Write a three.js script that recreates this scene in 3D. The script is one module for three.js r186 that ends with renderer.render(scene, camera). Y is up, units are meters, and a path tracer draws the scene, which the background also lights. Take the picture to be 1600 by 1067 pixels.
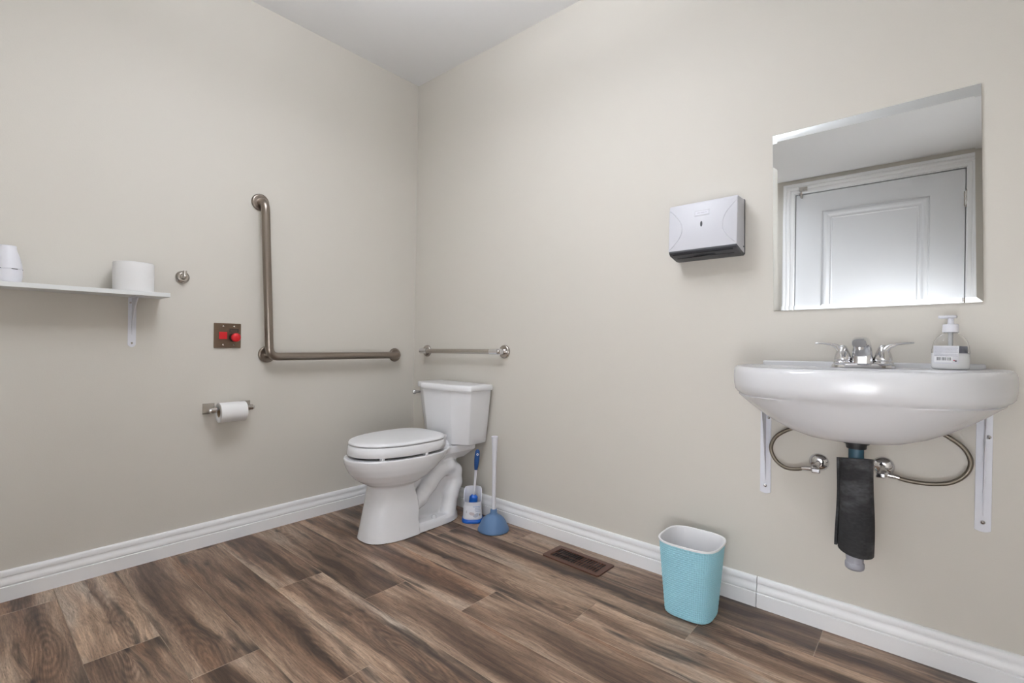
import * as THREE from 'three';
import { RoundedBoxGeometry } from 'three/addons/geometries/RoundedBoxGeometry.js';
import { mergeGeometries, mergeVertices, toCreasedNormals } from 'three/addons/utils/BufferGeometryUtils.js';
import { RectAreaLightUniformsLib } from 'three/addons/lights/RectAreaLightUniformsLib.js';
import { MarchingCubes } from 'three/addons/objects/MarchingCubes.js';

// ------------------------------------------------------------------ camera, light, exposure
const scene = new THREE.Scene();
scene.background = new THREE.Color(0x000000);
const camera = new THREE.PerspectiveCamera(70.56, 1600 / 1067, 0.02, 30);
camera.position.set(2.480, 0.943, 1.924);
camera.rotation.set(0.0019, 0.7118, 0.0148, 'YXZ');
scene.add(camera);

const renderer = new THREE.WebGLRenderer({ antialias: true });
renderer.toneMapping = THREE.LinearToneMapping;
renderer.toneMappingExposure = 1.0;
renderer.shadowMap.enabled = true;
renderer.shadowMap.type = THREE.PCFSoftShadowMap;

// semi-flush bowl lamp in the middle of the room: light down through the glass and up to the ceiling over its rim
const LAMP = new THREE.Vector3(1.36, 2.567, 1.2), LAMP_SIZE = 0.24, LAMP_DOWN = 38, LAMP_UP = 128, DROP = 0.12;
RectAreaLightUniformsLib.init();
for (const [gain, dy, to] of [[LAMP_DOWN, -0.305, 0], [LAMP_UP, -0.195, 5]]) {
  const l = new THREE.RectAreaLight(new THREE.Color(0.945, 0.985, 1.06), gain, LAMP_SIZE, LAMP_SIZE);
  l.position.set(LAMP.x, LAMP.y + dy - DROP, LAMP.z); l.lookAt(LAMP.x, to, LAMP.z); l.castShadow = true; scene.add(l);
}
// photographer's flash on a low stand behind the camera, turned to the white door: its bounce fills the room
const FLASH = new THREE.Vector3(2.70, 0.52, 1.74), FLASH_AIM = new THREE.Vector3(2.47, 0.62, 2.142), FLASH_GAIN = 18.8;
const flashLight = new THREE.SpotLight(new THREE.Color(0.98, 1, 1.03), FLASH_GAIN, 0, 1.15, 1, 2);
flashLight.position.copy(FLASH); flashLight.target.position.copy(FLASH_AIM);
flashLight.castShadow = true; flashLight.shadow.radius = 1.5; flashLight.shadow.mapSize.set(1024, 1024);
scene.add(flashLight, flashLight.target);

// ------------------------------------------------------------------ helpers
let seed = 7;
function rnd() { seed = (seed * 1664525 + 1013904223) >>> 0; return seed / 4294967296; }
const V = (x, y, z) => new THREE.Vector3(x, y, z);
function lin(r, g, b) { return new THREE.Color().setRGB(r / 255, g / 255, b / 255, THREE.SRGBColorSpace); }
function mat(r, g, b, o = {}) {
  const phys = ['transmission', 'clearcoat', 'sheen', 'ior', 'thickness', 'anisotropy'].some(k => k in o);
  return new (phys ? THREE.MeshPhysicalMaterial : THREE.MeshStandardMaterial)({ color: lin(r, g, b), roughness: 0.5, metalness: 0, ...o });
}
function mesh(name, geo, m, parent) {
  const o = new THREE.Mesh(Array.isArray(geo) ? join(geo) : geo, m);
  o.name = name; o.castShadow = true; o.receiveShadow = true;
  if (parent) parent.add(o); else scene.add(o);
  return o;
}
function join(list) {
  const a = list.map(g => {
    const n = g.index ? g.toNonIndexed() : g.clone();
    for (const k of Object.keys(n.attributes)) if (!['position', 'normal', 'uv'].includes(k)) n.deleteAttribute(k);
    if (!n.attributes.uv) n.setAttribute('uv', new THREE.BufferAttribute(new Float32Array(n.attributes.position.count * 2), 2));
    return n;
  });
  return mergeGeometries(a);
}
function group(name, pos = [0, 0, 0]) { const g = new THREE.Group(); g.name = name; g.position.set(...pos); scene.add(g); return g; }
function thing(name, label, category, pos, grp) {
  const g = group(name, pos); g.userData = { label, category }; if (grp) g.userData.group = grp; return g;
}
function tag(o, label, category, grp) { o.userData = { label, category }; if (grp) o.userData.group = grp; return o; }
function structure(o, label, category) { o.userData = { kind: 'structure', label, category }; return o; }
function box(w, h, d, x = 0, y = 0, z = 0) { const g = new THREE.BoxGeometry(w, h, d); g.translate(x, y, z); return g; }
function span(x0, x1, y0, y1, z0, z1) { return box(x1 - x0, y1 - y0, z1 - z0, (x0 + x1) / 2, (y0 + y1) / 2, (z0 + z1) / 2); }
function rbox(w, h, d, r, x = 0, y = 0, z = 0, s = 3) { const g = new RoundedBoxGeometry(w, h, d, s, r); g.translate(x, y, z); return g; }
function cyl(r0, r1, h, x = 0, y = 0, z = 0, n = 32) { const g = new THREE.CylinderGeometry(r1, r0, h, n); g.translate(x, y, z); return g; }   // r0 bottom, r1 top
function lathe(pts, n = 48) { return new THREE.LatheGeometry(pts.map(p => new THREE.Vector2(p[0], p[1])), n); }
function tube(pts, r, seg = 60, rad = 16, closed = false) {
  return new THREE.TubeGeometry(new THREE.CatmullRomCurve3(pts.map(p => p.isVector3 ? p : V(...p)), closed, 'centripetal'), seg, r, rad, closed);
}
function aim(g, from, to) {            // a y-axis geometry of unit position turned to run along from -> to
  const d = to.clone().sub(from).normalize();
  g.applyQuaternion(new THREE.Quaternion().setFromUnitVectors(V(0, 1, 0), d)); g.translate(from.x, from.y, from.z); return g;
}
function rod(a, b, r0, r1 = r0, n = 24) { const L = a.distanceTo(b); const g = new THREE.CylinderGeometry(r1, r0, L, n); g.translate(0, L / 2, 0); return aim(g, a, b); }
// loft: rings = arrays of Vector3 of one length; each ring closed
function loft(rings, capStart = true, capEnd = true, closedRing = true) {
  const n = rings[0].length, pos = [], uv = [], idx = [], cols = closedRing ? n + 1 : n;
  rings.forEach((r, i) => { for (let k = 0; k < cols; k++) { const p = r[k % n]; pos.push(p.x, p.y, p.z); uv.push(k / (cols - 1), i / (rings.length - 1)); } });
  for (let i = 0; i < rings.length - 1; i++) for (let k = 0; k < cols - 1; k++) {
    const a = i * cols + k, b = a + 1, c = a + cols, d = c + 1; idx.push(a, b, d, a, d, c);
  }
  const cap = (r, flip) => {
    const c = r.reduce((s, p) => s.add(p), V(0, 0, 0)).multiplyScalar(1 / n), o = pos.length / 3;
    pos.push(c.x, c.y, c.z); uv.push(0.5, 0.5);
    r.forEach(p => { pos.push(p.x, p.y, p.z); uv.push(0.5, 0.5); });
    for (let k = 0; k < n; k++) { const a = o + 1 + k, b = o + 1 + (k + 1) % n; flip ? idx.push(o, b, a) : idx.push(o, a, b); }
  };
  if (capStart) cap(rings[0], true); if (capEnd) cap(rings[rings.length - 1], false);
  const g = new THREE.BufferGeometry();
  g.setAttribute('position', new THREE.Float32BufferAttribute(pos, 3)); g.setAttribute('uv', new THREE.Float32BufferAttribute(uv, 2)); g.setIndex(idx);
  return smooth(g, 0.7);
}
function smooth(g, angle) {            // averages normals across the seam too
  g.computeVertexNormals();
  return toCreasedNormals(g, angle);
}
function superRing(cx, cy, cz, a, b, p = 2, n = 64) {       // horizontal superellipse ring (x half a, z half b), order matches loft's outward faces
  const r = [];
  for (let k = 0; k < n; k++) {
    const t = -k / n * Math.PI * 2, c = Math.cos(t), s = Math.sin(t);
    r.push(V(cx + a * Math.sign(c) * Math.abs(c) ** (2 / p), cy, cz + b * Math.sign(s) * Math.abs(s) ** (2 / p)));
  }
  return r;
}
// noise
function hash(x, y, s) { let h = (x * 374761393 + y * 668265263 + s * 1274126177) | 0; h = Math.imul(h ^ (h >>> 13), 1274126177); return ((h ^ (h >>> 16)) >>> 0) / 4294967296; }
function noise(x, y, s = 0) {
  const xi = Math.floor(x), yi = Math.floor(y), fx = x - xi, fy = y - yi, u = fx * fx * (3 - 2 * fx), v = fy * fy * (3 - 2 * fy);
  const a = hash(xi, yi, s), b = hash(xi + 1, yi, s), c = hash(xi, yi + 1, s), d = hash(xi + 1, yi + 1, s);
  return a + (b - a) * u + (c - a) * v + (a - b - c + d) * u * v;
}
function fbm(x, y, s, o = 4) { let f = 0, a = 0.5, t = 0; for (let i = 0; i < o; i++) { f += a * noise(x, y, s + i * 17); t += a; a *= 0.5; x *= 2.03; y *= 2.03; } return f / t; }
function dataTex(w, h, fn, srgb) {
  const d = new Uint8Array(w * h * 4);
  for (let j = 0; j < h; j++) for (let i = 0; i < w; i++) { const c = fn(i, j), o = (j * w + i) * 4; d[o] = c[0]; d[o + 1] = c[1]; d[o + 2] = c[2]; d[o + 3] = 255; }
  const t = new THREE.DataTexture(d, w, h, THREE.RGBAFormat); t.magFilter = THREE.LinearFilter; t.minFilter = THREE.LinearMipmapLinearFilter; t.generateMipmaps = true;
  t.wrapS = t.wrapT = THREE.RepeatWrapping; if (srgb) t.colorSpace = THREE.SRGBColorSpace; t.needsUpdate = true; return t;
}
function canvasTex(w, h, draw) {
  const c = document.createElement('canvas'); c.width = w; c.height = h; draw(c.getContext('2d'), w, h);
  const t = new THREE.CanvasTexture(c); t.colorSpace = THREE.SRGBColorSpace; return t;
}
function worldUV(g, scale, ax, ay) {     // uv in metres from two position axes
  const p = g.attributes.position, uv = new Float32Array(p.count * 2), A = 'xyz'.indexOf(ax), B = 'xyz'.indexOf(ay);
  for (let i = 0; i < p.count; i++) { uv[i * 2] = p.array[i * 3 + A] * scale; uv[i * 2 + 1] = p.array[i * 3 + B] * scale; }
  g.setAttribute('uv', new THREE.BufferAttribute(uv, 2)); return g;
}

// ------------------------------------------------------------------ materials
const rollTex = dataTex(256, 256, (i, j) => { const s = 2 * Math.PI / 256; const v = 255 * (0.5 * noise(i / 3, j / 3, 3) + 0.5 * hash(i >> 1, j >> 1, 5)); return [v, v, v]; });
const M = {
  wall: mat(207, 202, 193, { roughness: 0.6, bumpMap: rollTex, bumpScale: 0.00012 }),
  ceiling: mat(238, 238, 238, { roughness: 0.9 }),
  trim: mat(240, 240, 241, { roughness: 0.35 }),
  door: mat(226, 227, 230, { roughness: 0.38 }),
  porcelain: mat(228, 228, 230, { roughness: 0.15, clearcoat: 0.15, clearcoatRoughness: 0.04 }),
  sinkWhite: mat(214, 214, 216, { roughness: 0.17, clearcoat: 0.1, clearcoatRoughness: 0.05 }),
  seat: mat(228, 228, 230, { roughness: 0.28 }),
  dispenser: mat(204, 204, 210, { roughness: 0.4 }),
  steel: mat(146, 136, 127, { metalness: 1, roughness: 0.3 }),
  nickel: mat(190, 184, 178, { metalness: 1, roughness: 0.22 }),
  chrome: mat(222, 222, 224, { metalness: 1, roughness: 0.07 }),
  whiteMetal: mat(222, 223, 230, { roughness: 0.38 }),
  shelf: mat(222, 223, 222, { roughness: 0.5 }),
  paper: mat(230, 229, 228, { roughness: 0.95 }),
  card: mat(176, 150, 120, { roughness: 0.9 }),
  plastic: mat(220, 220, 226, { roughness: 0.35 }),
  darkGrey: mat(72, 73, 78, { roughness: 0.45 }),
  black: mat(22, 22, 24, { roughness: 0.5 }),
  red: mat(205, 24, 34, { roughness: 0.35 }),
  bronze: mat(128, 110, 94, { metalness: 1, roughness: 0.36 }),
  vent: mat(92, 62, 50, { roughness: 0.45, metalness: 0.25 }),
  blue: mat(20, 92, 186, { roughness: 0.35 }),
  gripBlue: mat(24, 72, 132, { roughness: 0.45 }),
  rubber: mat(84, 114, 150, { roughness: 0.55 }),
  teal: mat(40, 76, 92, { roughness: 0.5 }),
  greyPlastic: mat(150, 150, 158, { roughness: 0.45 }),
  mirror: mat(240, 243, 244, { metalness: 1, roughness: 0.0 }),
  mirrorEdge: mat(170, 180, 178, { roughness: 0.2 }),
};

// ------------------------------------------------------------------ room shell
const RX = 3.0, RZ = 2.142, RH = 2.567, SLZ = 1.31, SLH = 2.17;      // room width, depth, height; a soffit hangs down to SLH from SLZ to the door wall
const DX0 = 1.722, DX1 = 2.652, DH = 2.066;                           // door opening
{
  const wl = mesh('wall_left', worldUV(span(-0.12, 0, -0.05, 2.75, -0.12, RZ + 0.12), 4, 'z', 'y'), M.wall);
  structure(wl, 'beige painted wall with the shelf and the L shaped grab bar', 'wall');
  const wr = mesh('wall_right', worldUV(span(0, RX, -0.05, 2.75, -0.12, 0), 4, 'x', 'y'), M.wall);
  structure(wr, 'beige painted wall behind the toilet, the mirror and the sink', 'wall');
  const wb = mesh('wall_back', worldUV(join([span(0, DX0, -0.05, 2.75, RZ, RZ + 0.12), span(DX1, RX, -0.05, 2.75, RZ, RZ + 0.12), span(DX0, DX1, DH, 2.75, RZ, RZ + 0.12)]), 4, 'x', 'y'), M.wall);
  structure(wb, 'beige painted wall around the white door, seen in the mirror', 'wall');
  const wf = mesh('wall_front', worldUV(span(RX, RX + 0.12, -0.05, 2.75, -0.12, RZ + 0.12), 4, 'z', 'y'), M.wall);
  structure(wf, 'beige painted wall to the right of the sink, outside the photo', 'wall');
  const c = group('ceiling');
  mesh('ceiling_board', span(0, RX, RH, 2.75, 0, RZ), M.ceiling, c);
  mesh('soffit', span(1.52, RX, SLH, RH, SLZ, RZ), M.ceiling, c);
  structure(c, 'plain white ceiling with a lower soffit over the door', 'ceiling');
}

// ------------------------------------------------------------------ floor of vinyl planks
function plankTexture(s, tone) {
  const W = 1024, H = 160, LX = 1.22, LV = 0.1836;
  const k = [];                         // knots and cathedral hearts: [u, v, strength, size]
  let q = s * 7919 + 13; const r = () => { q = (Math.imul(q, 1664525) + 1013904223) >>> 0; return q / 4294967296; };
  const nk = 1 + Math.floor(r() * 3);
  for (let i = 0; i < nk; i++) k.push([r() * LX, (0.2 + 0.6 * r()) * LV, r() < 0.5 ? 1 : 0.55, 0.012 + 0.016 * r()]);
  const dark = [72, 54, 44], mid = [128, 103, 85], tan = [174, 148, 126], grey = [176, 164, 152], rust = [146, 107, 80];
  const hv = (0.3 + 0.4 * r()) * LV, hu = r() * LX, wob = r() * 20, band = 0.25 + 0.5 * r();
  const mix = (a, b, t) => { t = Math.min(1, Math.max(0, t)); return [a[0] + (b[0] - a[0]) * t, a[1] + (b[1] - a[1]) * t, a[2] + (b[2] - a[2]) * t]; };
  return dataTex(W, H, (i, j) => {
    const u = i / W * LX; let v = j / H * LV;
    const edge = Math.min(j, H - 1 - j);
    let w = v + 0.035 * (fbm(u * 2.2 + wob, v * 5, s, 3) - 0.5) + 0.006 * (noise(u * 14, v * 40, s + 3) - 0.5);
    let ringA = 0, knotD = 0;
    for (const [ku, kv, ks, kr] of k) {
      const du = (u - ku) * 0.38, dv = v - kv, d = Math.hypot(du, dv), f = Math.exp(-d * d / (2 * (kr * 1.5) ** 2));
      w += (dv >= 0 ? 1 : -1) * 0.018 * ks * f;
      knotD = Math.max(knotD, ks * Math.exp(-((d / (kr * 0.33)) ** 2)));
      ringA = Math.max(ringA, f * ks);
    }
    const dh = Math.hypot((u - hu) * 0.16, w - hv);                     // cathedral figure
    const streak = fbm(u * 2.0 + s, w * 17, s + 11, 4);                 // wide streaks along the board
    const streak2 = fbm(u * 4.5, w * 80, s + 23, 3);
    const band1 = Math.exp(-(((w / LV - band) / 0.2) ** 2)) * (0.35 + 0.9 * fbm(u * 2.2, 3.3, s + 31, 2));
    let t = 0.65 + (streak - 0.5) * 1.55 + (streak2 - 0.5) * 0.6 - 0.4 * band1;
    const rings = Math.sin(dh * 760 + 5 * fbm(u * 5, w * 30, s + 41, 2));
    const near = Math.exp(-((dh / 0.05) ** 2));
    t += 0.15 * rings * near + 0.12 * ringA * Math.sin(w * 1500 + u * 30) - 0.16 * ringA;
    let c = t < 0.5 ? mix(dark, mid, t * 2) : mix(mid, tan, (t - 0.5) * 2.2);
    const g = fbm(u * 2.6 + 9, w * 14, s + 53, 3);
    c = mix(c, grey, Math.max(0, (g - 0.46) * 3.0) * tone.grey * Math.min(1, Math.max(0, t * 1.6 - 0.3)));
    c = mix(c, rust, Math.max(0, (fbm(u * 2 + 3, w * 20, s + 61, 3) - 0.5) * 2.6) * tone.rust);
    const blot = fbm(u * 3.2, w * 34, s + 71, 4); if (blot > 0.6) c = mix(c, [54, 44, 38], (blot - 0.6) * 3.6);
    const fine = noise(u * 26, w * 620, s + 81) * 0.6 + noise(u * 90, w * 1300, s + 83) * 0.4;
    const pore = noise(u * 45, w * 1300, s + 91);
    let k2 = 1 + (fine - 0.5) * 0.46 - (pore > 0.78 ? (pore - 0.78) * 1.3 : 0);
    k2 *= tone.k;
    c = mix(c, [34, 25, 21], knotD * 0.9);
    c = [c[0] * k2, c[1] * k2, c[2] * k2];
    if (edge < 1 || i < 1 || i > W - 2) c = mix(c, [190, 170, 150], 0.7);  // pale outline: highlight along the eased board edges, painted into the colour
    return c.map(x => Math.max(0, Math.min(255, x)));
  }, true);
}
const tones = [
  { grey: 0.35, rust: 0.55, k: 1.0 }, { grey: 1.0, rust: 0.0, k: 1.04 }, { grey: 0.2, rust: 0.6, k: 0.96 }, { grey: 0.55, rust: 0.3, k: 1.0 },
  { grey: 0.3, rust: 0.35, k: 0.95 }, { grey: 0.85, rust: 0.1, k: 1.02 }, { grey: 0.15, rust: 0.85, k: 0.98 }, { grey: 0.5, rust: 0.2, k: 0.93 },
];
const plankMats = [];
for (let i = 0; i < 16; i++) {
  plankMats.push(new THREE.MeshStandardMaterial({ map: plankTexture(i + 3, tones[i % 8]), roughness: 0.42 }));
}
{
  const fl = group('floor'); structure(fl, 'brown and grey wood look plank floor', 'floor');
  mesh('subfloor', span(-0.12, RX + 0.12, -0.05, -0.006, -0.12, RZ + 0.12), mat(60, 48, 40, { roughness: 0.9 }), fl);
  const z0 = 0.0164, w = 0.1836, LEN = 1.22;
  const joints = [2.224, 1.90, 1.575, 1.25, 0.935, 0.63, 1.26, 0.95, 0.65, 1.35, 0.5, 0.9];
  // a board with its long edges and ends eased
  function plank(x0, x1, za, zb, u0, u1, flip) {
    const e = 0.0009, y1 = 0, y0 = -0.0055, ye = -0.0008, gp = 0.0003, pos = [], uv = [], idx = [];
    const X = [x0 + gp, x0 + gp + e, x1 - gp - e, x1 - gp], Z = [za + gp, za + gp + e, zb - gp - e, zb - gp];
    const put = (x, y, z) => {
      let a = u0 + (u1 - u0) * (x - x0) / (x1 - x0), b = (z - za) / (zb - za); if (flip) b = 1 - b;
      pos.push(x, y, z); uv.push(a, b); return pos.length / 3 - 1;
    };
    const ring = (i, j, y) => [put(X[i], y, Z[i]), put(X[j], y, Z[i]), put(X[j], y, Z[j]), put(X[i], y, Z[j])];
    const quad = (a, b, c, d) => idx.push(a, c, b, a, d, c);
    const b0 = ring(0, 3, y0), b1 = ring(0, 3, ye), b1b = ring(0, 3, ye), t0 = ring(1, 2, y1), t1 = ring(1, 2, y1);
    for (let k = 0; k < 4; k++) { const n = (k + 1) % 4; quad(b0[n], b0[k], b1[k], b1[n]); quad(b1b[n], b1b[k], t0[k], t0[n]); }
    quad(t1[0], t1[1], t1[2], t1[3]);
    const g = new THREE.BufferGeometry();
    g.setAttribute('position', new THREE.Float32BufferAttribute(pos, 3)); g.setAttribute('uv', new THREE.Float32BufferAttribute(uv, 2)); g.setIndex(idx);
    const n = g.toNonIndexed(); n.computeVertexNormals(); return n;
  }
  const pick = [[4, 7, 12, 0], [8, 15, 3, 1], [12, 4, 5, 9], [6, 0, 2, 13], [7, 2, 10, 5], [3, 13, 6, 1], [15, 10, 8, 11], [2, 12, 0, 14], [1, 6, 9, 4], [0, 11, 14, 2], [10, 3, 5, 7], [5, 1, 12, 8]];
  for (let row = -1; row < 12; row++) {
    const za = Math.max(0.0005, z0 + row * w), zb = Math.min(RZ - 0.0005, z0 + (row + 1) * w); if (zb - za < 0.004) continue;
    const jr = joints[Math.max(0, row)]; let n = 0;
    for (let m = -3; m < 3; m++) {
      const a = jr + m * LEN, b = a + LEN, x0 = Math.max(0.0005, a), x1 = Math.min(RX - 0.0005, b); if (x1 - x0 < 0.01) continue;
      const mt = plankMats[pick[Math.max(0, row)][n % 4]];
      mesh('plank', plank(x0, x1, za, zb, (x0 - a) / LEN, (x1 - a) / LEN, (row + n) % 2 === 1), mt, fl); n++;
    }
  }
}

// ------------------------------------------------------------------ baseboards
function baseProfile() {
  const s = new THREE.Shape();
  s.moveTo(0, 0); s.lineTo(0.019, 0); s.lineTo(0.019, 0.049); s.quadraticCurveTo(0.019, 0.0505, 0.0178, 0.0505);
  s.lineTo(0.0138, 0.0515); s.lineTo(0.0138, 0.0535); s.quadraticCurveTo(0.0168, 0.0545, 0.0165, 0.06);
  s.bezierCurveTo(0.0158, 0.07, 0.0112, 0.074, 0.0105, 0.0835); s.lineTo(0.0105, 0.085); s.lineTo(0.0128, 0.0862);
  s.quadraticCurveTo(0.0128, 0.1045, 0.005, 0.106); s.lineTo(0, 0.106);
  return s;
}
{
  const run = len => new THREE.ExtrudeGeometry(baseProfile(), { depth: len, bevelEnabled: false, curveSegments: 6 });   // profile x = out from wall, runs along +z
  const bl = group('baseboard_left'); structure(bl, 'white moulded baseboard along the wall under the shelf', 'baseboard');
  mesh('board', run(RZ), M.trim, bl);
  const br = group('baseboard_right'); structure(br, 'white moulded baseboard along the wall under the sink', 'baseboard');
  for (const [a, b] of [[0.019, 2.0168], [2.0194, RX]]) {
    const g = run(b - a); g.rotateY(-Math.PI / 2); g.translate(b, 0, 0);      // out from the wall -> +z, along -> -x from b
    mesh('board', g, M.trim, br);
  }
}

// ------------------------------------------------------------------ door in the wall behind the camera (seen in the mirror)
{
  const d = group('door_1', [0, 0, 0]); structure(d, 'white panelled door with moulded casing, reflected in the mirror', 'door');
  const zf = RZ + 0.012;                                      // front face of the slab
  mesh('door_slab', rbox(0.914, 2.045, 0.035, 0.002, 2.187, 0.012 + 1.0225, zf + 0.0175), M.door, d);
  mesh('jamb', [span(DX0, DX0 + 0.004, 0, DH, RZ, RZ + 0.12), span(DX1 - 0.004, DX1, 0, DH, RZ, RZ + 0.12), span(DX0, DX1, DH - 0.004, DH, RZ, RZ + 0.12), span(DX0, DX1, 0, DH, RZ + 0.05, RZ + 0.12)], M.trim, d);
  // casing: moulded profile (u across the board from the opening, h out of the wall)
  const prof = [[0, 0], [0, 0.011], [0.004, 0.013], [0.02, 0.0135], [0.023, 0.010], [0.027, 0.0105], [0.034, 0.0165], [0.044, 0.018], [0.049, 0.0145], [0.053, 0.0145], [0.056, 0.019], [0.068, 0.0195], [0.0735, 0.017], [0.0735, 0]];
  function frame(x0, x1, y0, y1, pr, zw, dir, open) {         // mitred frame; profile runs outward from the rectangle; dir -1 comes out towards -z
    const rings = pr.map(([u, h]) => {
      const a = [V(x0 - u, open ? y0 : y0 - u, zw + dir * h), V(x0 - u, y1 + u, zw + dir * h), V(x1 + u, y1 + u, zw + dir * h), V(x1 + u, open ? y0 : y0 - u, zw + dir * h)];
      return a;
    });
    const pos = [], n = open ? 3 : 4;
    for (let i = 0; i < rings.length - 1; i++) for (let k = 0; k < n; k++) {
      const a = rings[i][k], b = rings[i][(k + 1) % 4], c = rings[i + 1][(k + 1) % 4], e = rings[i + 1][k];
      for (const p of [a, b, c, a, c, e]) pos.push(p.x, p.y, p.z);
    }
    const g = new THREE.BufferGeometry(); g.setAttribute('position', new THREE.Float32BufferAttribute(pos, 3)); g.computeVertexNormals(); return g;
  }
  mesh('casing', frame(DX0 + 0.001, DX1 - 0.001, 0, DH - 0.001, prof, RZ, -1, true), M.trim, d);
  const pm = [[-0.062, 0.0005], [-0.058, -0.004 + 0.008], [-0.053, 0.0045], [-0.05, 0.0015], [-0.04, 0.003], [-0.028, 0.0085], [-0.018, 0.0095], [-0.010, 0.008], [-0.006, 0.004], [-0.004, 0.0055], [0, 0.0005]];
  for (const [a, b] of [[1.06, 1.918], [0.24, 0.9]]) mesh('panel_moulding', frame(1.896, 2.479, a, b, pm, zf, -1, false), M.door, d);
  for (const y of [1.87, 1.1, 0.25]) {
    const h = mesh('hinge', [cyl(0.0065, 0.0065, 0.09, 2.6485, y, RZ - 0.002, 16), span(2.638, 2.647, y - 0.045, y + 0.045, zf - 0.0012, zf)], M.nickel, d);
    for (const k of [-0.05, 0.05]) mesh('hinge_tip', cyl(0.0055, 0.003, 0.01, 2.6485, y + k, RZ - 0.004, 12), M.nickel, h);
  }
  const st = mesh('door_stop_plate', [span(1.755, 1.805, 2.078, 2.104, RZ - 0.0225, RZ - 0.012), span(1.762, 1.772, 2.03, 2.08, RZ - 0.02, RZ + 0.012)], M.nickel, d);
  mesh('screw', cyl(0.004, 0.004, 0.003, 0, 0, 0, 10).rotateX(Math.PI / 2).translate(1.78, 2.09, RZ - 0.024), M.nickel, st);
  // lever handle on the latch side
  const hd = mesh('door_handle', [lathe([[0, 0], [0.03, 0], [0.03, 0.006], [0.012, 0.01], [0.01, 0.045], [0, 0.045]], 24).rotateX(-Math.PI / 2).translate(1.795, 0.96, zf), rbox(0.12, 0.018, 0.012, 0.005, 1.845, 0.96, zf - 0.045)], M.nickel, d);
}

// ------------------------------------------------------------------ ceiling lamp (above the frame)
{
  const l = thing('ceiling_lamp', 'white glass bowl lamp hanging just below the ceiling, above the frame', 'lamp', [LAMP.x, LAMP.y, LAMP.z]);
  mesh('canopy', lathe([[0, -0.03], [0.03, -0.028], [0.06, -0.012], [0.065, -0.0005], [0, -0.0005]], 40), M.nickel, l);
  mesh('stem', cyl(0.008, 0.008, 0.2 + DROP, 0, -0.125 - DROP / 2, 0, 16), M.nickel, l);
  mesh('glass_bowl', lathe([[0, -0.297], [0.06, -0.292], [0.11, -0.272], [0.15, -0.24], [0.172, -0.205], [0.176, -0.2], [0.17, -0.2], [0.145, -0.236], [0.105, -0.266], [0.06, -0.286], [0, -0.291]], 56).translate(0, -DROP, 0), new THREE.MeshStandardMaterial({ color: 0xffffff, emissive: new THREE.Color(0.97, 0.99, 1.02), emissiveIntensity: 3.0, roughness: 0.4 }), l);
  mesh('finial', lathe([[0, -0.318], [0.008, -0.314], [0.01, -0.306], [0.006, -0.296], [0, -0.296]], 20).translate(0, -DROP, 0), M.nickel, l);
}

// ------------------------------------------------------------------ flash on its stand (behind the camera)
{
  const st = thing('flash_stand', 'black light stand with a small photo flash turned to the door, outside the photo', 'light stand', [FLASH.x, 0, FLASH.z]);
  const dir = FLASH_AIM.clone().sub(FLASH).normalize(), yaw = Math.atan2(dir.x, dir.z), y = FLASH.y;
  const back = V(-dir.x, 0, -dir.z).normalize();
  mesh('pole', [cyl(0.011, 0.011, y - 0.09, 0, (y - 0.09) / 2 + 0.05, 0, 16).translate(back.x * 0.06, 0, back.z * 0.06)], M.black, st);
  for (let k = 0; k < 3; k++) { const a = yaw + 0.5 + k * 2.094; mesh('leg', rod(V(back.x * 0.06, 0.2, back.z * 0.06), V(back.x * 0.06 + 0.15 * Math.sin(a), 0.006, back.z * 0.06 + 0.15 * Math.cos(a)), 0.006), M.black, st); }
  const body = new RoundedBoxGeometry(0.07, 0.1, 0.05, 3, 0.008); body.rotateY(yaw); body.translate(back.x * 0.06, y - 0.03, back.z * 0.06);
  mesh('flash_body', body, M.black, st);
  const head = new RoundedBoxGeometry(0.078, 0.055, 0.075, 3, 0.008); head.rotateY(yaw); head.translate(back.x * 0.046, y, back.z * 0.046);
  mesh('flash_head', head, M.black, st);
  const win = new THREE.BoxGeometry(0.066, 0.042, 0.003); win.rotateY(yaw); win.translate(back.x * 0.0072, y, back.z * 0.0072);
  mesh('flash_window', win, new THREE.MeshStandardMaterial({ color: 0xffffff, emissive: 0xffffff, emissiveIntensity: 3, roughness: 0.4 }), st);
}

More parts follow.
